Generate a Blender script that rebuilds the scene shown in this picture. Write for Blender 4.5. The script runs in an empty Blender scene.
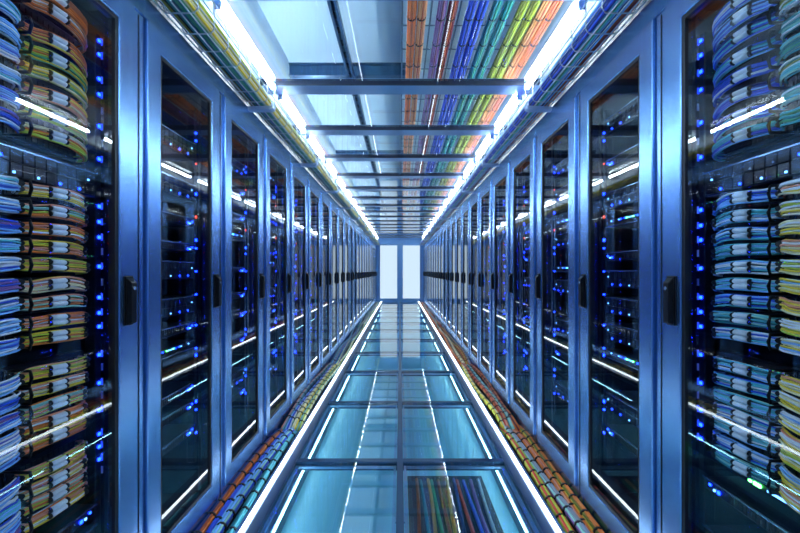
import bpy, bmesh, math, random
from mathutils import Vector

random.seed(7)
sc = bpy.context.scene
col = sc.collection

# ------------------------------------------------------------------ camera, world, exposure
EYE = 1.28
cam_d = bpy.data.cameras.new('camera'); cam = bpy.data.objects.new('camera', cam_d); col.objects.link(cam)
cam.location = (0, 0, EYE); cam.rotation_euler = (math.pi/2, 0, 0)
cam_d.sensor_width = 36; cam_d.lens = 18.0; cam_d.shift_y = 4.5/800
cam_d.clip_start = .05; cam_d.clip_end = 60
sc.camera = cam
wd = bpy.data.worlds.new('world'); sc.world = wd; wd.use_nodes = True
wd.node_tree.nodes['Background'].inputs[0].default_value = (.10, .22, .5, 1)
wd.node_tree.nodes['Background'].inputs[1].default_value = .15
sc.view_settings.view_transform = 'Standard'; sc.view_settings.look = 'None'
sc.view_settings.exposure = 0.6; sc.view_settings.gamma = 1.0
sc.view_settings.use_curve_mapping = False

LAMP = 40.0          # ceiling strip lamps
FLOOR_LED = 6.5     # strips along the floor
UNDER_LED = 13.0     # strips under the glass floor
DOOR_GLOW = .66     # backlit frosted doors at the end of the aisle
BLUE_LED = 20.0     # status lights

# ------------------------------------------------------------------ materials
M = {}
def nt_mat(name):
    m = bpy.data.materials.new(name); m.use_nodes = True
    nt = m.node_tree; nt.nodes.clear()
    out = nt.nodes.new('ShaderNodeOutputMaterial')
    M[name] = m
    return m, nt, out
def principled(name, color, metallic=0., rough=.5, bump=None, spec=None, vary=None):
    m, nt, out = nt_mat(name)
    p = nt.nodes.new('ShaderNodeBsdfPrincipled')
    p.inputs['Base Color'].default_value = (*color, 1)
    p.inputs['Metallic'].default_value = metallic
    p.inputs['Roughness'].default_value = rough
    if spec is not None: p.inputs['Specular IOR Level'].default_value = spec
    if bump or vary:
        tc = nt.nodes.new('ShaderNodeTexCoord'); mp = nt.nodes.new('ShaderNodeMapping')
        mp.inputs['Scale'].default_value = (bump or vary)[0]
        nz = nt.nodes.new('ShaderNodeTexNoise'); nz.inputs['Scale'].default_value = 1.; nz.inputs['Detail'].default_value = 4.
        nt.links.new(tc.outputs['Object'], mp.inputs[0]); nt.links.new(mp.outputs[0], nz.inputs['Vector'])
    if bump:
        b = nt.nodes.new('ShaderNodeBump'); b.inputs['Strength'].default_value = bump[1]; b.inputs['Distance'].default_value = .002
        nt.links.new(nz.outputs[0], b.inputs['Height']); nt.links.new(b.outputs[0], p.inputs['Normal'])
    if vary:
        mx = nt.nodes.new('ShaderNodeMix'); mx.data_type = 'RGBA'
        k = vary[1]
        mx.inputs[6].default_value = (*[c*(1-k) for c in color], 1); mx.inputs[7].default_value = (*[min(1, c*(1+k)) for c in color], 1)
        nt.links.new(nz.outputs[0], mx.inputs[0]); nt.links.new(mx.outputs[2], p.inputs['Base Color'])
    nt.links.new(p.outputs[0], out.inputs[0])
    return m
def emission(name, color, strength):
    m, nt, out = nt_mat(name)
    e = nt.nodes.new('ShaderNodeEmission'); e.inputs[0].default_value = (*color, 1); e.inputs[1].default_value = strength
    nt.links.new(e.outputs[0], out.inputs[0]); return m
def glass(name, tint, ior=1.5, rough=0.0):
    # pane with real thickness: mirrors on its front face by Fresnel, lets tinted light through
    m, nt, out = nt_mat(name)
    fr = nt.nodes.new('ShaderNodeFresnel'); fr.inputs['IOR'].default_value = ior
    geo = nt.nodes.new('ShaderNodeNewGeometry')
    inv = nt.nodes.new('ShaderNodeMath'); inv.operation = 'SUBTRACT'; inv.inputs[0].default_value = 1.
    mul = nt.nodes.new('ShaderNodeMath'); mul.operation = 'MULTIPLY'
    nt.links.new(geo.outputs['Backfacing'], inv.inputs[1])
    nt.links.new(fr.outputs[0], mul.inputs[0]); nt.links.new(inv.outputs[0], mul.inputs[1])
    tr = nt.nodes.new('ShaderNodeBsdfTransparent'); tr.inputs[0].default_value = (*tint, 1)
    gl = nt.nodes.new('ShaderNodeBsdfGlossy'); gl.inputs['Color'].default_value = (1, 1, 1, 1); gl.inputs['Roughness'].default_value = rough
    mx = nt.nodes.new('ShaderNodeMixShader')
    nt.links.new(mul.outputs[0], mx.inputs[0]); nt.links.new(tr.outputs[0], mx.inputs[1]); nt.links.new(gl.outputs[0], mx.inputs[2])
    nt.links.new(mx.outputs[0], out.inputs[0]); return m

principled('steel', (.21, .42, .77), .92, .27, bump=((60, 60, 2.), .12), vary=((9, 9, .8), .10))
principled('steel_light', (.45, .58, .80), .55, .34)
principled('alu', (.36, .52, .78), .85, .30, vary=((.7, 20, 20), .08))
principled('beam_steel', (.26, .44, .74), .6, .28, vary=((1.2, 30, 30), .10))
principled('beam_edge', (.02, .03, .06), .3, .4)
principled('floor_steel', (.05, .12, .22), .6, .3)
principled('dark_steel', (.012, .018, .035), .5, .42)
principled('rack_inside', (.010, .016, .035), .2, .5)
principled('rubber', (.004, .006, .012), 0, .45)
principled('black_plastic', (.004, .005, .007), 0, .35, spec=.25)
principled('tie_black', (.006, .007, .010), 0, .4)
principled('tie_white', (.80, .86, .92), 0, .5)
principled('server_face', (.012, .020, .045), .4, .35, vary=((30, 30, 60), .4))
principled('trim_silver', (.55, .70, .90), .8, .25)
principled('white_panel', (.48, .60, .70), 0, .45)
principled('slab_white', (.56, .72, .84), 0, .55, vary=((3, .3, 1), .12))
principled('slab_cyan', (.33, .70, .88), 0, .35, vary=((5, .5, 1), .10))
principled('pit_dark', (.015, .04, .08), 0, .4)
principled('channel', (.015, .02, .035), .2, .5)
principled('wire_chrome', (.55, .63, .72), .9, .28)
principled('wire_dark', (.20, .28, .40), .7, .35)
principled('wall_blue', (.20, .34, .58), .2, .45)
principled('end_frame', (.17, .36, .70), .4, .35)
CABLE = {
 'orange': (0.95, 0.24, 0.03), 'rust': (.55, .12, .03), 'salmon': (0.92, 0.36, 0.22), 'yellow': (0.95, 0.7, 0.04), 'lime': (0.58, 0.68, 0.06),
 'green': (.05, .38, .20), 'teal': (.02, .26, .30), 'cyan': (.12, .62, .72), 'blue': (.02, .10, .75), 'navy': (.015, .04, .25),
 'sky': (0.25, 0.55, 1.0), 'white': (0.92, 0.95, 1.0), 'cream': (0.92, 0.82, 0.5), 'maroon': (0.24, 0.02, 0.05), 'purple': (.30, .12, .40),
 'plum': (.30, .08, .16), 'red': (0.75, 0.05, 0.03), 'grey': (.35, .40, .48), 'olive': (.25, .27, .03), 'peach': (0.85, 0.38, 0.14),
 'mint': (.35, .70, .62), 'black': (.01, .012, .02)}
for k, c in CABLE.items(): principled('cable_'+k, c, 0, .38)
emission('lamp_white', (.78, .92, 1.0), LAMP)
emission('led_floor', (.78, .91, 1.0), FLOOR_LED)
emission('led_under', (.55, .90, 1.0), UNDER_LED)
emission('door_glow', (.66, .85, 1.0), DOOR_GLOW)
emission('led_blue', (.003, .020, 1.0), BLUE_LED)
emission('led_sky', (.12, .40, 1.0), 4.)
emission('led_green', (.08, 1.0, .12), 14.)
emission('led_red', (1.0, .06, .04), 2.)
glass('door_glass', (.93, .965, .995), 1.56)
glass('floor_glass', (.84, .97, .985), 1.78, .015)
glass('ceiling_glass', (.96, .985, 1.0), 1.45)

# ------------------------------------------------------------------ helpers
class MB:
    """collects shapes; side=-1 mirrors local x (depth into a cabinet of the left row)"""
    def __init__(s, side=1): s.v = []; s.f = []; s.m = []; s.sm = []; s.side = side
    def P(s, p): s.v.append((p[0]*s.side, p[1], p[2])); return len(s.v)-1
    def F(s, idx, mi=0, smooth=False):
        s.f.append(tuple(idx) if s.side > 0 else tuple(reversed(idx))); s.m.append(mi); s.sm.append(smooth)
    def box(s, x0, x1, y0, y1, z0, z1, mi=0):
        a = [s.P((x, y, z)) for z in (z0, z1) for x, y in ((x0, y0), (x1, y0), (x1, y1), (x0, y1))]
        for q in ((0, 3, 2, 1), (4, 5, 6, 7), (0, 1, 5, 4), (1, 2, 6, 5), (2, 3, 7, 6), (3, 0, 4, 7)): s.F([a[i] for i in q], mi)
        return s
    def ring(s, u0, u1, o, i, mi=0):
        """rectangular frame in the y-z plane, outer o=(y0,y1,z0,z1), inner i, between depths u0<u1"""
        def loop(r, u): return [s.P((u, y, z)) for y, z in ((r[0], r[2]), (r[1], r[2]), (r[1], r[3]), (r[0], r[3]))]
        A, B, C, D = loop(o, u0), loop(i, u0), loop(o, u1), loop(i, u1)
        for k in range(4):
            n = (k+1) % 4
            s.F((A[k], B[k], B[n], A[n]), mi); s.F((C[k], C[n], D[n], D[k]), mi)
            s.F((A[k], A[n], C[n], C[k]), mi); s.F((B[k], D[k], D[n], B[n]), mi)
        return s
    def prism(s, pts, axis, a0, a1, mi=0):
        """pts: 2-D outline; axis 'y' -> (x,z) outline swept along y; 'x' -> (y,z) outline swept along x"""
        def mk(p, a): return (p[0], a, p[1]) if axis == 'y' else (a, p[0], p[1])
        A = [s.P(mk(p, a0)) for p in pts]; B = [s.P(mk(p, a1)) for p in pts]
        n = len(pts)
        s.F(A, mi); s.F(list(reversed(B)), mi)
        for k in range(n): s.F((A[k], B[k], B[(k+1) % n], A[(k+1) % n]), mi)
        return s
    def tube(s, pts, r, n=6, mi=0, caps=True, sx=1., closed=False):
        pts = [Vector(p) for p in pts]; rings = []
        L = len(pts)
        for k, p in enumerate(pts):
            if closed: t = pts[(k+1) % L]-pts[k-1]
            else: t = pts[min(k+1, L-1)]-pts[max(k-1, 0)]
            t.normalize()
            up = Vector((0, 0, 1)) if abs(t.z) < .9 else Vector((0, 1, 0))
            a = t.cross(up).normalized(); b = a.cross(t).normalized()
            rings.append([s.P(p+a*(math.cos(2*math.pi*j/n)*r*sx)+b*(math.sin(2*math.pi*j/n)*r)) for j in range(n)])
        for k in range(L if closed else L-1):
            R0, R1 = rings[k], rings[(k+1) % L]
            for j in range(n): s.F((R0[j], R0[(j+1) % n], R1[(j+1) % n], R1[j]), mi, True)
        if caps and not closed:
            s.F(list(reversed(rings[0])), mi); s.F(rings[-1], mi)
        return s
    def mesh(s, name, mats, bevel=0):
        me = bpy.data.meshes.new(name); me.from_pydata(s.v, [], s.f)
        for m in (mats if isinstance(mats, (list, tuple)) else [mats]): me.materials.append(M[m])
        me.polygons.foreach_set('material_index', s.m); me.polygons.foreach_set('use_smooth', s.sm)
        bm = bmesh.new(); bm.from_mesh(me)
        bmesh.ops.recalc_face_normals(bm, faces=bm.faces)
        if bevel: bmesh.ops.bevel(bm, geom=list(bm.edges), offset=bevel, segments=1, affect='EDGES', clamp_overlap=True)
        bm.to_mesh(me); bm.free()
        me.update(); return me
    def build(s, name, mats, parent=None, loc=(0, 0, 0), bevel=0): return put(name, s.mesh(name, mats, bevel), parent, loc)
def put(name, me, parent=None, loc=(0, 0, 0)):
    o = bpy.data.objects.new(name, me); col.objects.link(o); o.parent = parent; o.location = loc; return o
def empty(name, loc):
    o = bpy.data.objects.new(name, None); col.objects.link(o); o.location = loc; o.empty_display_size = .1; return o
def tag(o, label=None, cat=None, group=None, kind=None):
    if label: o['label'] = label
    if cat: o['category'] = cat
    if group: o['group'] = group
    if kind: o['kind'] = kind
    return o
ORD = ['zeroth', 'first', 'second', 'third', 'fourth', 'fifth', 'sixth', 'seventh', 'eighth', 'ninth', 'tenth', 'eleventh', 'twelfth', 'thirteenth',
       'fourteenth', 'fifteenth', 'sixteenth', 'seventeenth', 'eighteenth', 'nineteenth', 'twentieth', 'twenty-first', 'twenty-second',
       'twenty-third', 'twenty-fourth', 'twenty-fifth', 'twenty-sixth', 'twenty-seventh', 'twenty-eighth']
SN = {-1: 'left', 1: 'right'}

# ------------------------------------------------------------------ dimensions (metres)
W = 1.0                 # half width between the cabinet fronts
PITCH = .6956; Y0 = 1.5686-.6956     # first cabinet's door starts here
NCAB = 23
YEND = Y0+PITCH*NCAB-.02
YBACK = -1.0
CEIL = EYE+1.325        # glass ceiling
SLAB = EYE+1.95         # soffit above it
PIT = -.40              # sub floor

# ------------------------------------------------------------------ setting: floor
fl = tag(MB().box(-.765, .765, YBACK, YEND, PIT-.05, PIT).build('floor', 'slab_cyan'), 'pale cyan sub floor beneath glass tiles', 'floor', kind='structure')
BEAMS_F = [2.71+1.208*k for k in range(-2, 12)]
tile_cache = {}; frame_cache = {}
edges = [YBACK]+BEAMS_F+[YEND]
for a, b in zip(edges[:-1], edges[1:]):
    y0, y1 = a+.0262, b-.0262
    L = round(y1-y0, 4)
    if L < .1: continue
    for s in (-1, 1):
        if L not in tile_cache: tile_cache[L] = MB().box(-.338, .338, 0, L, -.022, -.002).mesh('floor_tile', 'floor_glass', .002)
        ti = put('floor_tile', tile_cache[L], fl, (s*.360, y0, 0))
        if L not in frame_cache:
            fm = MB()
            fm.box(-.335, -.318, .003, L-.003, -.040, -.024).box(.318, .335, .003, L-.003, -.040, -.024).box(-.317, .317, .003, .018, -.040, -.024).box(-.317, .317, L-.018, L-.003, -.040, -.024)
            frame_cache[L] = fm.mesh('tile_seat', 'alu')
        put('tile_seat', frame_cache[L], ti)
bm_mesh = MB().box(-.70, .70, -.026, .026, -.06, .0).mesh('floor_beam', 'floor_steel', .003)
for y in BEAMS_F: put('floor_beam', bm_mesh, fl, (0, y, 0))
leg_mesh = MB().box(-.02, .02, -.02, .02, PIT, -.07).box(-.05, .05, -.05, .05, PIT, PIT+.012).mesh('floor_pedestal', 'alu')
for y in BEAMS_F:
    for x in (0,): put('floor_pedestal', leg_mesh, fl, (x, y, 0))
MB().box(-.020, .020, YBACK, YEND, -.055, -.0005).build('floor_spine', 'floor_steel', fl)
for s in (-1, 1):
    MB(s).box(.70, .755, YBACK, YEND, -.06, .0).build('floor_margin', 'floor_steel', fl)
    MB(s).box(.765, .80, YBACK, YEND, PIT, -.02).build('pit_wall', 'floor_steel', fl)
    tag(MB(s).box(.80, 1.02, YBACK, YEND, -.14, -.10).build('trim_%d' % (1 if s < 0 else 2), 'channel'),
        'dark channel floor under the %s floor cables' % SN[s], 'floor', kind='structure')
# walls, ceiling
for s in (-1, 1):
    tag(MB(s).box(2.05, 2.15, YBACK, YEND+.3, -.45, SLAB).build('wall_%s' % SN[s], 'wall_blue'), 'blue wall behind the %s cabinet row' % SN[s], 'wall', kind='structure')
    tag(MB(s).box(1.03, 1.06, YBACK, YEND, 2.53, SLAB-.002).build('trim_%d' % (3 if s < 0 else 4), 'white_panel'),
        'white fascia panel above the %s cabinet row' % SN[s], 'panel', kind='structure')
for s in (-1, 1):
    tag(MB(s).box(1.032, 1.06, YBACK, YEND, 2.366, 2.528).build('trim_%d' % (6 if s < 0 else 7), 'dark_steel'),
        'dark strip behind the %s wire basket' % SN[s], 'panel', kind='structure')
tag(MB().box(-2.15, 2.15, YBACK-.1, YBACK, -.45, SLAB).build('wall_back', 'wall_blue'), 'blue wall behind the camera end of aisle', 'wall', kind='structure')
ce = tag(MB().box(-2.15, 2.15, YBACK-.1, YEND+.3, SLAB, SLAB+.08).build('ceiling', 'slab_white'), 'pale blue soffit above the glass ceiling', 'ceiling', kind='structure')
BEAMS_C = [-.75, .10, .95, 1.80, 2.833, 3.73, 4.65, 5.53, 6.40, 7.24, 8.06, 8.90]+[8.90+.85*k for k in range(1, 9)]
BD = .145
beam_me = MB().box(-1.025, 1.025, 0, BD, CEIL-.013, CEIL+.04).mesh('ceiling_beam', 'beam_steel', .004)
lip_me = MB().box(-1.02, 1.02, -.012, -.001, CEIL-.012, CEIL+.03).mesh('beam_gasket', 'beam_edge')
for k, y in enumerate(BEAMS_C):
    if y > YEND-.1: continue
    yn = BEAMS_C[k+1] if k+1 < len(BEAMS_C) and BEAMS_C[k+1] < YEND-.1 else YEND
    b = put('ceiling_beam', beam_me, ce, (0, y, 0)); put('beam_gasket', lip_me, b)
    MB().box(-1.02, 1.02, y+BD+.002, yn-.014, CEIL+.002, CEIL+.012).build('ceiling_pane', 'ceiling_glass', ce)
# end wall with two frosted doors
we = MB().ring(0, .12, (-1.06, 1.06, -.02, SLAB), (-.90, .90, .06, 2.42))
we.v = [(y, YEND+x, z) for x, y, z in we.v]
we = tag(we.build('wall_end', 'end_frame'), 'blue framed end wall around the frosted doors', 'wall', kind='structure')
for i, (x0, x1) in enumerate(((-.895, -.045), (.045, .895))):
    d = MB().ring(.03, .08, (x0, x1, .065, 2.415), (x0+.055, x1-.075 if i == 0 else x1-.055, .12, 2.36) if i == 0 else (x0+.075, x1-.055, .12, 2.36))
    d.v = [(y, YEND+x, z) for x, y, z in d.v]
    do = tag(d.build('door_%d' % (i+1), 'end_frame'), '%s frosted white door at the far end of aisle' % SN[-1 if i == 0 else 1], 'door', kind='structure')
    ya = x0+.055 if i == 0 else x0+.075
    yb = x1-.075 if i == 0 else x1-.055
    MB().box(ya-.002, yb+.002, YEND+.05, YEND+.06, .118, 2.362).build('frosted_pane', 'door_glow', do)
    hx = x1-.04 if i == 0 else x0+.04
    MB().tube([(hx, YEND+.03, 1.0), (hx, YEND-.02, 1.0), (hx, YEND-.02, 1.3), (hx, YEND+.03, 1.3)], .010, 6).build('door_handle', 'alu', do)
tag(MB().box(-.045, .045, YEND+.03, YEND+.09, .065, 2.415).build('trim_5', 'end_frame'), 'blue mullion between the two frosted doors', 'mullion', kind='structure')

# ------------------------------------------------------------------ light strips
for s in (-1, 1):
    h = (YEND-YBACK)/2-.1
    bays = [(p+BD, q) for p, q in zip(BEAMS_C[:-1], BEAMS_C[1:]) if q < YEND]
    for k, (p, q) in enumerate(bays):
        hl = (q-p)/2-.012
        t = empty('tube_light', (s*.893, (p+q)/2, CEIL-.030))
        tag(t, 'white tube light below the glass ceiling, %s from the camera along %s basket' % (ORD[k-2], SN[s]) if k > 2 else
            'white tube light overhead out of view, %s nearest the back wall on %s' % (ORD[k+1], SN[s]), 'light', 'tube lights along the ceiling edges')
        MB().tube([(0, -hl+.012, 0), (0, hl-.012, 0)], .0165, 8).build('tube', 'lamp_white', t)
        for e in (-1, 1): MB().box(-.017, .017, e*hl-.006, e*hl+.006, -.017, .026).build('end_cap', 'trim_silver', t)
    t = empty('floor_light_strip', (s*.775, (YBACK+YEND)/2, 0))
    tag(t, 'glowing white light strip edging the glass floor on the %s' % SN[s], 'light', 'floor edge light strips')
    MB(s).prism([(-.018, -.03), (.030, -.03), (.030, .006), (.010, .010), (.008, .0), (-.018, .0)], 'y', -h, h).build('profile', 'alu', t)
    MB(s).prism([(-.010, .002), (.007, .002), (.008, .014), (.002, .020), (-.006, .014)], 'y', -h, h).build('diffuser', 'led_floor', t)
    t = empty('underfloor_light_strip', (s*.735, (YBACK+YEND)/2, -.26))
    tag(t, 'cool light strip beneath the glass floor, %s side' % SN[s], 'light', 'underfloor light strips')
    MB(s).box(.012, .028, -h, h, -.03, .03).build('housing', 'alu', t)
    MB(s).prism([(.0115, -.0045), (.0115, .0045), (.006, .003), (.006, -.003)], 'y', -h, h).build('diffuser', 'led_under', t)

# ------------------------------------------------------------------ cabinets
DY0, DY1 = 0., .6195
ZT = 2.27
cab = {}
for s in (-1, 1):
    c = {}
    c['post'] = MB(s).box(0, .06, .6240, .6895, 0, ZT).mesh('post', 'steel', .004)
    c['post_seam'] = MB(s).box(-.0025, -.0005, .6555, .6575, .02, ZT-.01).mesh('post_seam', 'rubber')
    c['top_rail'] = MB(s).box(0, .07, -.0005, .6930, ZT+.004, 2.362).mesh('top_rail', 'steel', .004)
    c['plinth'] = MB(s).box(.004, .07, -.0005, .6195, -.10, .056).mesh('plinth', 'steel', .003)
    c['side_panel'] = MB(s).box(.062, .95, .650, .690, -.10, ZT).mesh('side_panel', 'rack_inside')
    c['back_panel'] = MB(s).box(.90, .94, .0, .648, -.08, ZT).mesh('back_panel', 'rack_inside')
    c['top_panel'] = MB(s).box(.072, .95, -.0005, .69, ZT+.01, 2.355).mesh('top_panel', 'rack_inside')
    c['bottom_panel'] = MB(s).box(.072, .90, .0, .648, -.10, .05).mesh('bottom_panel', 'rack_inside')
    c['rail'] = MB(s).box(.10, .13, .615, .645, .06, ZT-.02).mesh('mounting_rail', 'dark_steel')
    c['door'] = MB(s).ring(-.012, .022, (DY0, DY1, .06, ZT), (.086, .536, .15, 2.175)).mesh('door', 'steel', .0035)
    c['gasket'] = MB(s).ring(-.006, .018, (.0865, .5355, .1505, 2.1745), (.100, .522, .164, 2.161)).mesh('gasket', 'rubber')
    c['glass_pane'] = MB(s).box(.000, .006, .099, .523, .163, 2.162).mesh('glass_pane', 'door_glass')
    h = MB(s)
    h.prism([(.556, 1.083), (.602, 1.083), (.602, 1.262), (.556, 1.262)], 'x', -.018, -.0125)
    h.v += []  # back plate above, swing lever below
    b0 = len(h.v)
    for u, y, z in ((-.018, .560, 1.088), (-.018, .598, 1.088), (-.018, .598, 1.257), (-.018, .560, 1.257),
                    (-.036, .563, 1.092), (-.036, .595, 1.092), (-.036, .595, 1.238), (-.036, .563, 1.238)): h.P((u, y, z))
    for q in ((0, 1, 5, 4), (1, 2, 6, 5), (2, 3, 7, 6), (3, 0, 4, 7), (4, 5, 6, 7), (3, 2, 1, 0)): h.F([b0+i for i in q])
    c['handle'] = h.mesh('handle', 'black_plastic', .0025)
    c['lock'] = MB(s).tube([(-.0361, .579, 1.218), (-.039, .579, 1.218)], .007, 8).mesh('key_lock', 'trim_silver')
    c['power_strip'] = MB(s).box(.105, .145, .578, .608, .25, 2.15).mesh('power_strip', 'dark_steel', .003)
    m = MB(s)
    for k in range(44):
        z = .32+k*.0415
        if (k*7) % 5 == 3 or (k*k+3*k) % 7 in (0, 4): continue
        m.box(.0995, .1045, .588, .598, z, z+.007+.006*((k*5) % 3 == 0), 1 if k in (30, 37) else 0)
    c['strip_lights'] = m.mesh('status_lights', ['led_blue', 'led_red'])
    cab[s] = c
ROWS_POS = {}
for s in (-1, 1):
    for n in range(NCAB):
        t = empty('server_cabinet', (s*W, Y0+PITCH*n, 0))
        if n == 0: lab = 'blue-grey steel cabinet full of %s patch cables, nearest in the %s row' % ('orange and yellow' if s < 0 else 'blue', SN[s])
        else: lab = 'blue-grey steel server cabinet with glass door, %s from the camera in %s row' % (ORD[n+1], SN[s])
        tag(t, lab, 'cabinet', 'server cabinets along the aisle')
        c = cab[s]
        pst = put('post', c['post'], t); put('post_seam', c['post_seam'], pst)
        for nm in ('top_rail', 'plinth', 'side_panel', 'back_panel', 'top_panel', 'bottom_panel'): put(nm, c[nm], t)
        put('mounting_rail', c['rail'], t)
        d = put('door', c['door'], t)
        put('gasket', c['gasket'], d); put('glass_pane', c['glass_pane'], d); put('handle', c['handle'], d)
        if n < 4: put('key_lock', c['lock'], d)
        ps = put('power_strip', c['power_strip'], t)
        if n > 0: tag(put('status_lights', c['strip_lights'], ps), kind='stuff')
        else:
            if s not in ROWS_POS: ROWS_POS[s] = ps
            pt = MB(s).box(.0, .93, -.0731, -.02, -.10, ZT).build('post', 'steel', t, bevel=.004)

# ------------------------------------------------------------------ rack units
def unit_meshes(s):
    U = {}
    def lights(spec):
        m = MB(s)
        for y, z, w, h_, mi in spec: m.box(.0955, .0995, y, y+w, z, z+h_, mi)
        return m.mesh('status_lights', ['led_blue', 'led_sky', 'led_green', 'led_red', 'trim_silver'])
    r = random.Random(3)
    # slim server
    body = MB(s).box(.10, .70, .085, .570, 0, .041).mesh('chassis', 'server_face', .002)
    trim = MB(s).box(.093, .0995, .080, .575, .0375, .0415).mesh('bezel_trim', 'trim_silver')
    vent = MB(s)
    for k in range(22): vent.box(.095, .0995, .12+k*.016, .130+k*.016, .007, .031)
    U['slim'] = (body, trim, ('vents', vent.mesh('vents', 'rubber')), lights([(.50, .010, .010, .010, 0), (.52, .010, .007, .007, 1), (.54, .020, .007, .007, 0), (.47, .024, .005, .005, 4)]))
    # drive shelf, two units
    body = MB(s).box(.10, .72, .085, .570, 0, .086).mesh('chassis', 'server_face', .002)
    trim = MB(s).box(.093, .0995, .080, .575, .0825, .0865).mesh('bezel_trim', 'trim_silver')
    dr = MB(s)
    for k in range(12):
        dr.box(.092, .0995, .095+k*.0385, .129+k*.0385, .006, .041, k % 2); dr.box(.092, .0995, .095+k*.0385, .129+k*.0385, .045, .079, (k+1) % 2)
    sp = [(.100+k*.0385, .012+.039*(k % 2), .006, .006, r.choice([0, 0, 1, 1, 4])) for k in range(12)]
    sp = [(y, z, w, h_, mi) for y, z, w, h_, mi in sp]
    lm = MB(s)
    for y, z, w, h_, mi in sp: lm.box(.089, .0915, y, y+w, z, z+h_, mi)
    U['drives'] = (body, trim, ('drive_trays', dr.mesh('drive_trays', ['server_face', 'dark_steel'])), lm.mesh('status_lights', ['led_blue', 'led_sky', 'led_green', 'led_red', 'trim_silver']))
    # network switch
    body = MB(s).box(.10, .50, .085, .570, 0, .041).mesh('chassis', 'dark_steel', .002)
    trim = MB(s).box(.093, .0995, .080, .575, .0, .004).mesh('bezel_trim', 'trim_silver')
    pm = MB(s)
    for k in range(24): pm.box(.0945, .0995, .10+k*.0175, .112+k*.0175, .010, .022)
    U['switch'] = (body, trim, ('ports', pm.mesh('ports', 'rubber')), lights([(.102+k*.0175, .027, .006, .005, r.choice([0, 0, 1, 1, 2, 4])) for k in range(24) if r.random() < .75]))
    return U
UNITS = {s: unit_meshes(s) for s in (-1, 1)}
HGT = {'slim': .0445, 'drives': .089, 'switch': .0445}
DESC = {'slim': 'slim black server', 'drives': 'black drive shelf', 'switch': 'black network switch'}
def rack_unit(s, n, z, kind, label):
    t = empty('rack_unit', (s*W, Y0+PITCH*n, z))
    tag(t, label, 'server', 'units mounted in the cabinets')
    b, tr, (dn, dm), li = UNITS[s][kind]
    ch = put('chassis', b, t); put('bezel_trim', tr, t)
    tag(put(dn, dm, ch), kind='stuff'); tag(put('status_lights', li, ch), kind='stuff')
    return t
for s in (-1, 1):
    for n in range(1, 6):
        r = random.Random(100+n*3+(s > 0))
        z = .42; lst = []
        while z < 2.05:
            k = r.choice(['slim', 'drives', 'switch', 'slim', 'drives'])
            lst.append((z, k)); z += HGT[k]+r.choice([.05, .09, .13, .18])
        lst.reverse()
        for i, (zz, k) in enumerate(lst):
            rack_unit(s, n, zz, k, '%s, %s unit from top in %s cabinet of %s row' % (DESC[k], ORD[i+1], ORD[n+1], SN[s]))

# ------------------------------------------------------------------ patch cables of the two nearest cabinets
ROWS = {-1: [18, 33, 60, 77, 94, 112, 130, 148, 200, 217, 234, 250, 266, 284, 300, 317, 332, 363, 378, 394, 409, 424, 450, 464, 478, 492],
        1: [18, 34, 52, 72, 90, 108, 128, 146, 204, 221, 237, 252, 268, 284, 300, 316, 332, 363, 378, 394, 409, 424, 440, 455]}
def zrow(py): return EYE+(271-py)*1.15/345
WARM = [['orange', 'rust', 'orange', 'salmon'], ['orange', 'peach', 'rust', 'white'], ['yellow', 'orange', 'rust', 'salmon'], ['green', 'cyan', 'orange', 'yellow', 'lime'],
        ['lime', 'yellow', 'green', 'cream'], ['salmon', 'orange', 'cream', 'yellow'], ['green', 'lime', 'yellow', 'salmon'], ['yellow', 'orange', 'lime', 'cream']]
WARM2 = [['yellow', 'orange', 'white', 'salmon'], ['orange', 'yellow', 'salmon', 'lime'], ['yellow', 'lime', 'salmon', 'peach'], ['cream', 'salmon', 'yellow', 'white'], ['lime', 'salmon', 'orange', 'mint']]
BLUE1 = [['blue', 'blue', 'sky', 'white'], ['blue', 'sky', 'blue', 'navy'], ['blue', 'cyan', 'sky', 'navy'], ['sky', 'cyan', 'blue', 'teal']]
BLUE2 = [['sky', 'white', 'cyan', 'blue'], ['sky', 'cyan', 'white', 'teal'], ['cyan', 'sky', 'blue', 'white'], ['teal', 'cyan', 'mint', 'sky']]
SIDE_L = [['sky', 'white', 'blue', 'sky'], ['sky', 'blue', 'white', 'purple'], ['sky', 'white', 'cyan', 'blue']]
SIDE_R1 = [['mint', 'teal', 'cyan', 'white'], ['teal', 'cyan', 'green', 'mint'], ['mint', 'white', 'cyan', 'olive']]
SIDE_R2 = [['cream', 'white', 'yellow', 'lime'], ['yellow', 'cream', 'white', 'sky'], ['cream', 'salmon', 'yellow', 'white']]
def smooth_path(pts, n):
    P = [Vector(p) for p in pts]; P = [P[0]*2-P[1]]+P+[P[-1]*2-P[-2]]; out = []
    segs = len(P)-3
    for k in range(n+1):
        t = k/n*segs; i = min(int(t), segs-1); u = t-i
        a, b, c, d = P[i:i+4]
        out.append(.5*((2*b)+(c-a)*u+(2*a-5*b+4*c-d)*u*u+(3*b-a-3*c+d)*u*u*u))
    return out
def strap(m, p, t, hu, hz, w, mi=0):
    """oval band round a bundle that runs roughly along y at p"""
    N = 10; A = []; B = []
    ty = Vector(t).normalized()
    side_v = ty.cross(Vector((0, 0, 1))).normalized(); up = side_v.cross(ty)
    for j in range(N):
        a = 2*math.pi*j/N
        o = side_v*math.cos(a)*hu+up*math.sin(a)*hz
        A.append(m.P(p-ty*w/2+o)); B.append(m.P(p+ty*w/2+o))
    for j in range(N): m.F((A[j], A[(j+1) % N], B[(j+1) % N], B[j]), mi, True)
    m.F(A, mi); m.F(list(reversed(B)), mi)
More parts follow.
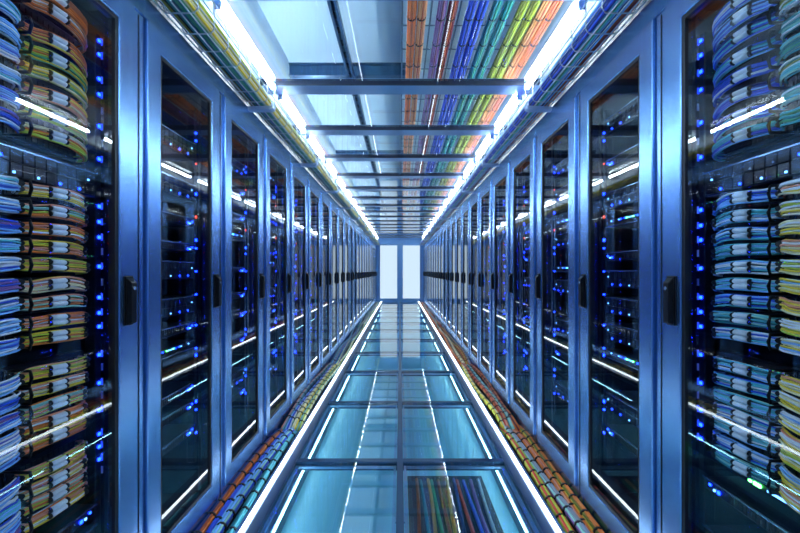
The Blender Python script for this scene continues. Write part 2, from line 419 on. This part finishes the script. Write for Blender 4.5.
def patch_bundle(s, z, path, colors, label, cat_group, cuff=None, ties=(), layers=2, seed=0, rs=.0028):
    r = random.Random(seed)
    base = smooth_path(path, 12)
    t = empty('patch_cable_bundle', (s*W, Y0, z)); tag(t, label, 'cable bundle', cat_group)
    m = MB(s)
    offs = []
    for L in range(layers):
        zc = (L-(layers-1)/2)*.0160
        for k in range(6):
            offs.append((((k % 2)-.5)*.0080+r.uniform(-.002, .002), zc+((k//2)-1)*.0054+r.uniform(-.001, .001), L))
    for k, (du, dz, L) in enumerate(offs):
        ci = r.randrange(len(colors)) if r.random() < .25 else (k % 6+L) % len(colors)
        ph = r.uniform(0, 6.28); fan = r.uniform(-1, 1)
        pts = []
        for i, p in enumerate(base):
            q = i/len(base)
            e = max(0, 1-i/3.)
            pts.append((p[0]+du, p[1]+fan*.012*e, p[2]+dz*(1+.25*math.sin(q*3.1))+.0015*math.sin(ph+q*9)))
        m.tube(pts, rs, 5, ci)
    tag(m.build('cables', ['cable_'+c for c in colors], t), kind='stuff')
    def at(q):
        f = q*(len(base)-1); i = min(int(f), len(base)-2); return base[i].lerp(base[i+1], f-i), base[i+1]-base[i]
    if cuff:
        for L in range(layers):
            p, tg = at(cuff); p = p+Vector((0, 0, (L-(layers-1)/2)*.0160))
            k = MB(s); strap(k, p, tg, .0160, .0090, .045); k.build('cable_cuff', 'tie_white', t)
    for q in ties:
        p, tg = at(q)
        for L in range(layers):
            k = MB(s); strap(k, p+Vector((0, 0, (L-(layers-1)/2)*.0160)), tg, .0168, .0098, .006); k.build('cable_tie', 'tie_black', t)
    return t
panel_me = {}
for s in (-1, 1):
    a = MB(s).box(.14, .17, .075, .570, -.022, .022).mesh('panel_plate', 'dark_steel', .002)
    pm = MB(s)
    for k in range(24): pm.box(.137, .1395, .086+k*.0198, .099+k*.0198, -.010, .006)
    panel_me[s] = (a, pm.mesh('ports', 'rubber'))
    lab = MB(s)
    led_me = MB(s).box(.0985, .1045, .586, .598, -.006, .006).mesh('port_light', 'led_blue', .002)
    tag_me = MB(s).box(.0985, .1045, .6040, .6075, -.013, .013).mesh('port_label', 'tie_white')
    ring_me = MB(s)
    clip = [(.058, .270, -.021), (.052, .270, 0), (.058, .270, .021), (.10, .270, .021), (.134, .270, .021), (.134, .270, -.021), (.10, .270, -.021)]
    clip_me = MB(s).tube(clip, .005, 5, 0, closed=True).mesh('cable_ring', 'black_plastic')
    N = len(ROWS[s])
    for i, py in enumerate(ROWS[s]):
        z = zrow(py)
        t = empty('patch_bay', (s*W, Y0, z))
        tag(t, 'black patch bay behind cables, %s row from top in nearest %s cabinet' % (ORD[i+1], SN[s]), 'patch bay', 'patch bays in the nearest cabinets')
        pl = put('panel_plate', panel_me[s][0], t); tag(put('ports', panel_me[s][1], pl), kind='stuff')
        ps = ROWS_POS[s]
        if (i*5) % 7 not in (2, 6): put('port_light', led_me, ps, (0, 0, z))
        put('port_label', tag_me, ps, (0, 0, z+.002))
        upper = i < 8
        if s < 0: pal = WARM[i] if upper else WARM2[i % 5]
        else: pal = BLUE1[i % 4] if upper else BLUE2[i % 4]
        r = random.Random(i*5+s)
        sag = .016 if upper else .012
        j = lambda a: r.uniform(-a, a)
        path = [(.132, .530, -sag+j(.004)), (.098, .520, -sag*.8), (.072, .478+j(.008), -.004), (.060+j(.004), .415, .003+j(.003)), (.064, .345, .003), (.080, .305, j(.004)), (.090, .266, 0)]
        if s < 0: d = 'orange and rust' if i < 3 else ('green and yellow' if i in (3, 4, 6) else 'yellow and orange')
        else: d = 'deep blue' if upper else 'pale blue and cyan'
        wb = patch_bundle(s, z, path, pal, '%s patch cable bundle, %s row from top in nearest %s cabinet' % (d, ORD[i+1], SN[s]),
                     'patch cables in the nearest cabinets', cuff=.62, ties=(.555, .685) if upper else (.33, .555, .685), seed=i*2+50*(s > 0))
        put('cable_ring', clip_me, wb)
        if s < 0: pal = SIDE_L[i % 3]; d = 'light blue and white'
        elif upper: pal = SIDE_R1[i % 3]; d = 'green and teal'
        else: pal = SIDE_R2[i % 3]; d = 'yellow and white'
        path = [(.090, .264, 0), (.062, .235, .002+j(.004)), (.050, .19, j(.005)), (.052, .12, -.004), (.075, .06, -.008), (.10, .04, -.012)]
        patch_bundle(s, z, path, pal, '%s cables at frame edge, %s row from top in nearest %s cabinet' % (d, ORD[i+1], SN[s]),
                     'patch cables in the nearest cabinets', ties=(.12, .62), seed=i*2+1+50*(s > 0), rs=.0030)
    for zz, k, wd_ in ((1.545, 'drives', 'between the upper cable rows'), (.40 if s < 0 else .50, 'slim', 'below the lowest cable rows'), (.28, 'drives', 'near the bottom')):
        rack_unit(s, 0, zz, k, '%s %s of nearest %s cabinet' % (DESC[k], wd_, SN[s]))
# green lamp in the right cabinet
t = empty('indicator_lamp', (W+.10, Y0+.36, .62)); tag(t, 'small glowing green indicator low in nearest right cabinet', 'light')
MB().box(.004, .5, -.27, .21, -.010, .012).build('lamp_bar', 'dark_steel', t, bevel=.002)
MB().box(-.001, .0035, -.012, .012, -.004, .006).build('green_light', 'led_green', t)
MB().box(-.001, .0035, .020, .030, -.003, .004).build('green_light', 'led_green', t)
MB().box(-.001, .0035, -.20, -.035, -.002, .003).build('white_light', 'led_sky', t)

# ------------------------------------------------------------------ floor cable channels
SEGS = [(1.55, 3.35), (3.25, 5.6), (5.5, 9.2), (9.1, YEND-.1)]
FL = {-1: [[['teal', 'cyan', 'mint', 'sky'], ['cyan', 'sky', 'blue', 'mint'], ['blue', 'blue', 'navy', 'sky'], ['blue', 'navy', 'orange', 'rust']],
           [['mint', 'cream', 'lime', 'sky'], ['lime', 'cream', 'mint', 'yellow'], ['sky', 'blue', 'teal', 'white'], ['navy', 'salmon', 'grey', 'teal']],
           [['teal', 'lime', 'white', 'sky'], ['cyan', 'green', 'cream', 'navy'], ['sky', 'grey', 'lime', 'blue'], ['navy', 'teal', 'grey', 'sky']],
           [['sky', 'lime', 'white', 'teal'], ['cyan', 'green', 'cream', 'navy'], ['sky', 'grey', 'lime', 'blue'], ['navy', 'teal', 'grey', 'sky']]],
      1: [[['orange', 'yellow', 'lime', 'red'], ['sky', 'grey', 'purple', 'mint'], ['red', 'rust', 'orange', 'salmon'], ['yellow', 'orange', 'peach', 'olive']],
          [['lime', 'yellow', 'cream', 'olive'], ['orange', 'red', 'salmon', 'rust'], ['grey', 'mint', 'yellow', 'teal'], ['red', 'maroon', 'orange', 'grey']],
          [['red', 'orange', 'cream', 'maroon'], ['lime', 'cream', 'grey', 'green'], ['rust', 'red', 'yellow', 'navy'], ['maroon', 'grey', 'teal', 'orange']],
          [['red', 'orange', 'cream', 'navy'], ['lime', 'cream', 'grey', 'green'], ['rust', 'red', 'yellow', 'navy'], ['maroon', 'grey', 'teal', 'orange']]]}
DIST = ['nearest the camera', 'in the second stretch', 'in the third stretch', 'in the farthest stretch']
tie_me = MB(); strap(tie_me, Vector((0, 0, 0)), (0, 1, 0), .0268, .0255, .014); tie_me = tie_me.mesh('cable_tie', 'tie_black')
for s in (-1, 1):
    for g, (ya, yb) in enumerate(SEGS):
        for k in range(4):
            pal = FL[s][g][k]; r = random.Random(g*10+k+100*(s > 0))
            xc = .845+k*.0455; ph = r.uniform(0, 6.28); fq = r.uniform(2.0, 3.2); am = .012+.006*(g > 0); zz = -.012+.010*(k % 2)+(.008 if g else 0)
            nst = int((yb-ya)/(.09 if g < 2 else .16))
            def ctr(y):
                e = min(1, min(y-ya, yb-y)/.25)
                return Vector((xc+am*math.sin(ph+fq*y), y, zz-.035*(1-e)+.007*math.sin(ph*2+y*4.1)))
            t = empty('floor_cable_bundle', (s*xc, (ya+yb)/2, zz))
            tag(t, '%s and %s cable bundle in %s floor channel, %s from cabinets, %s' % (pal[0], pal[1] if pal[1] != pal[0] else pal[2], SN[s], ORD[4-k], DIST[g]), 'cable bundle', 'cable bundles in the floor channels')
            o = Vector((xc, (ya+yb)/2, zz)); m = MB(s)
            for q in range(9):
                if q == 0: du, dz = 0, 0
                else: du, dz = math.cos(q*math.pi/4)*.0165, math.sin(q*math.pi/4)*.0165
                p2 = r.uniform(0, 6.28)
                pts = []
                for i in range(nst+1):
                    y = ya+(yb-ya)*i/nst; c0 = ctr(y)-o
                    tw = .35*math.sin(y*1.3+ph)
                    pts.append((c0.x+du*math.cos(tw)-dz*math.sin(tw)+.001*math.sin(p2+y*11), c0.y, c0.z+du*math.sin(tw)+dz*math.cos(tw)))
                m.tube(pts, .0078, 5, r.choice((q % 4, (q//2) % 4)))
            tag(m.build('cables', ['cable_'+c for c in pal], t), kind='stuff')
            y = ya+.15+.03*k; far = MB(s); nf = 0
            while y < yb-.1:
                c0 = ctr(y)-o
                if y < 4.6:
                    put('cable_tie', tie_me, t, (c0.x*s, c0.y, c0.z))
                elif y < 9.5:
                    strap(far, c0, (0, 1, 0), .0268, .0255, .016); nf += 1
                y += .14+r.uniform(-.03, .03)
            if nf: tag(far.build('cable_ties', 'tie_black', t), kind='stuff')

# ------------------------------------------------------------------ overhead wire baskets above the cabinets
BX0, BX1, BZ0, BZ1 = .855, 1.000, 2.372, 2.510
for s in (-1, 1):
    t = empty('wire_basket', (s*.925, (1.+YEND)/2, BZ0)); tag(t, 'long wire mesh cable basket above the %s cabinet row' % SN[s], 'cable tray', 'overhead wire baskets')
    def loc(x, y, z): return (x-.925, y-(1.+YEND)/2, z-BZ0)
    for x, z in ((BX0, BZ1), (BX0-.004, BZ0+.075), (BX0-.002, BZ0+.03), (.885, BZ0-.005), (.925, BZ0-.005), (.965, BZ0-.005), (BX1-.005, BZ0), (BX1, BZ1)):
        MB(s).tube([loc(x, 1.0, z), loc(x, YEND-.05, z)], .0034, 5).build('long_wire', 'wire_chrome', t)
    rib = MB(s).tube([loc(x, (1.+YEND)/2, z) for x, z in ((BX1, BZ1), (BX1, BZ0+.02), (BX1-.012, BZ0), (.93, BZ0-.002), (BX0+.015, BZ0), (BX0, BZ0+.018), (BX0, BZ1))], .0036, 5).mesh('wire_rib', 'wire_chrome')
    k = 0; y = 1.1
    while y < YEND-.1:
        put('wire_rib', rib, t, (0, y-(1.+YEND)/2, 0)); y += .148 if y < 7 else .30
    # brackets
    br = MB(s).prism([(.02, -.014), (-.150, -.014), (-.168, -.004), (-.172, .02), (-.164, .05), (-.154, .05), (-.152, .016), (.02, .010)], 'y', -.022, .022).mesh('bracket', 'steel_light', .003)
    y = 2.65
    nb = 0
    while y < YEND:
        nb += 1
        b = put('basket_bracket', br, None, (s*1.0, y, 2.352))
        tag(b, 'pale steel bracket carrying the %s wire basket, %s from the camera' % (SN[s], ORD[nb]), 'bracket', 'basket brackets'); y += 1.391
    cols = [('yellow', 'cream'), ('teal', 'green'), ('navy', 'teal'), ('olive', 'black'), ('yellow', 'lime'), ('navy', 'blue'), ('orange', 'rust'), ('cyan', 'grey')] if s < 0 else \
           [('blue', 'navy'), ('green', 'cyan'), ('navy', 'sky'), ('maroon', 'rust'), ('blue', 'sky'), ('navy', 'black'), ('sky', 'navy'), ('purple', 'navy')]
    spots = [(.878, .020), (.912, .020), (.946, .020), (.980, .020), (.874, .056), (.910, .056), (.945, .056), (.979, .056)]
    runs = [(*cc, x, dz, .0155) for cc, (x, dz) in zip(cols, spots)]
    for q, (ca, cb, x, dz, rad) in enumerate(runs):
        ph = 1.3
        e = empty('basket_cable_run', (s*x, (1.+YEND)/2, BZ0+dz))
        tag(e, '%s and %s cable run in the %s overhead basket' % (ca, cb, SN[s]), 'cable bundle', 'cable runs in the overhead baskets')
        m = MB(s)
        for c in range(6):
            a = c*math.pi/3; du, dv = math.cos(a)*rad*.62, math.sin(a)*rad*.62
            pts = []
            for i in range(61):
                y = 1.0+(YEND-1.1)*i/60
                pts.append((du+.004*math.sin(ph+y*2.3), y-(1.+YEND)/2, dv+.002*math.sin(ph+y*3.7)))
            m.tube(pts, rad*.42, 5, c % 2)
        tag(m.build('cables', ['cable_'+ca, 'cable_'+cb], e), kind='stuff')

# ------------------------------------------------------------------ coloured trunk cables above the glass ceiling
TZ = EYE+1.62; TY0, TY1 = .9, YEND-.3
PAIRS = [('orange', 'peach', .045, .165), ('purple', 'plum', .230, .353), ('blue', 'blue', .412, .535), ('teal', 'teal', .562, .690), ('olive', 'olive', .728, .850), ('peach', 'orange', .858, .980)]
trunk_tie = MB(); strap(trunk_tie, Vector((0, 0, 0)), (0, 1, 0), .0302, .0280, .012); trunk_tie = trunk_tie.mesh('cable_tie', 'tie_black')
NAMEC = {'orange': 'orange', 'purple': 'purple', 'blue': 'bright blue', 'teal': 'teal green', 'olive': 'yellow-green', 'peach': 'brown-orange'}
for q, (ca, cb, xa, xb) in enumerate(PAIRS):
    for h in range(2):
        xc = xa+.029 if h == 0 else xb-.029
        t = empty('trunk_cable_bundle', (xc, (TY0+TY1)/2, TZ))
        cc = (ca, cb)[h] if ca != 'purple' else ('purple', 'maroon')[h]
        tag(t, '%s trunk cable bundle above the glass ceiling, %s of its pair' % ({'purple': 'purple', 'maroon': 'maroon'}.get(cc) if ca == 'purple' else NAMEC[ca], ('left one', 'right one')[h]), 'cable bundle', 'trunk cables above the ceiling')
        dark = {'orange': 'rust', 'peach': 'rust', 'purple': 'plum', 'maroon': 'rust', 'blue': 'navy', 'teal': 'green', 'lime': 'olive', 'olive': 'lime'}[cc]
        m = MB()
        for c in range(14):
            if c < 9: a = c*2*math.pi/9; du, dv = math.cos(a)*.0225, math.sin(a)*.0205
            else: a = c*2*math.pi/5; du, dv = math.cos(a)*.010, math.sin(a)*.010
            pts = []
            for i in range(41):
                y = TY0+(TY1-TY0)*i/40
                pts.append((du+.0015*math.sin(c*2+y*3), y-(TY0+TY1)/2, dv))
            m.tube(pts, .0070, 5, 1 if c % 4 == 3 else 0)
        tag(m.build('cables', ['cable_'+cc, 'cable_'+dark], t), kind='stuff')
        far = MB(); y = TY0+.2; k = 0
        while y < TY1-.1:
            if y < 6.5: put('cable_tie', trunk_tie, t, (0, y-(TY0+TY1)/2, 0))
            else: strap(far, Vector((0, y-(TY0+TY1)/2, 0)), (0, 1, 0), .0302, .0280, .014)
            y += .29
        tag(far.build('cable_ties', 'tie_black', t), kind='stuff')
t = empty('ceiling_cable_ladder', (.50, (TY0+TY1)/2, TZ+.03)); tag(t, 'wire ladder carrying coloured trunk cables above the glass ceiling', 'cable tray')
rung = MB().box(-.49, .49, -.004, .004, .004, .010).mesh('rung', 'wire_dark')
y = TY0+.06
while y < TY1:
    put('rung', rung, t, (0, y-(TY0+TY1)/2, 0)); y += .29
for x in (-.485, -.30, -.12, .352, .485):
    MB().box(x-.005, x+.005, -(TY1-TY0)/2, (TY1-TY0)/2, .010, .022).build('long_wire', 'wire_dark', t)
# slotted support channel and cross bars on the left
t = empty('support_channel', (-.42, (TY0+TY1)/2, TZ+.03)); tag(t, 'dark slotted support channel above the left half of glass ceiling', 'channel')
m = MB().prism([(-.028, 0), (-.010, 0), (-.010, .006), (-.022, .006), (-.022, .045), (.022, .045), (.022, .006), (.010, .006), (.010, 0), (.028, 0), (.028, .051), (-.028, .051)], 'y', -(TY1-TY0)/2, (TY1-TY0)/2)
m.build('channel_body', 'floor_steel', t)
sl = MB().box(-.012, .012, -.03, .03, .010, .018).mesh('slot_plate', 'dark_steel')
y = TY0+.1
while y < 9: put('slot_plate', sl, t, (0, y-(TY0+TY1)/2, 0)); y += .16
for k, y in enumerate((3.55, 6.1, 8.65, 11.2)):
    b = MB().prism([(-.035, 0), (.035, 0), (.035, .008), (.006, .012), (.006, .10), (.035, .104), (.035, .112), (-.035, .112), (-.035, .104), (-.006, .10), (-.006, .012), (-.035, .008)], 'x', -.52, .56).build('cross_bar', 'floor_steel', None, (-.46, y, TZ+.10))
    tag(b, 'dark cross bar above the left of glass ceiling, %s from the camera' % ORD[k+1], 'beam', 'cross bars above the ceiling')

# ------------------------------------------------------------------ cables lying under the first glass tile on the right
tag(MB().box(.06, .66, 1.0, 3.25, PIT+.001, PIT+.015).build('cable_mat', 'pit_dark'), 'dark mat under the nearest right glass floor tile', 'mat')
for k, (c, x) in enumerate((('rust', .12), ('teal', .17), ('peach', .215), ('green', .26), ('maroon', .31), ('olive', .36), ('navy', .41), ('red', .46), ('blue', .51), ('purple', .56), ('grey', .61))):
    r = random.Random(k); ph = r.uniform(0, 6)
    pts = [(.012*math.sin(ph+y*3), y-1.8, .006*math.sin(ph+y*5)) for y in [1.05+.1*i for i in range(22)]]
    o = MB().tube(pts, .013, 7).build('underfloor_cable', 'cable_'+c, None, (x, 1.8, PIT+.034))
    tag(o, '%s cable lying under the nearest right glass floor tile' % c, 'cable', 'cables under the glass floor')
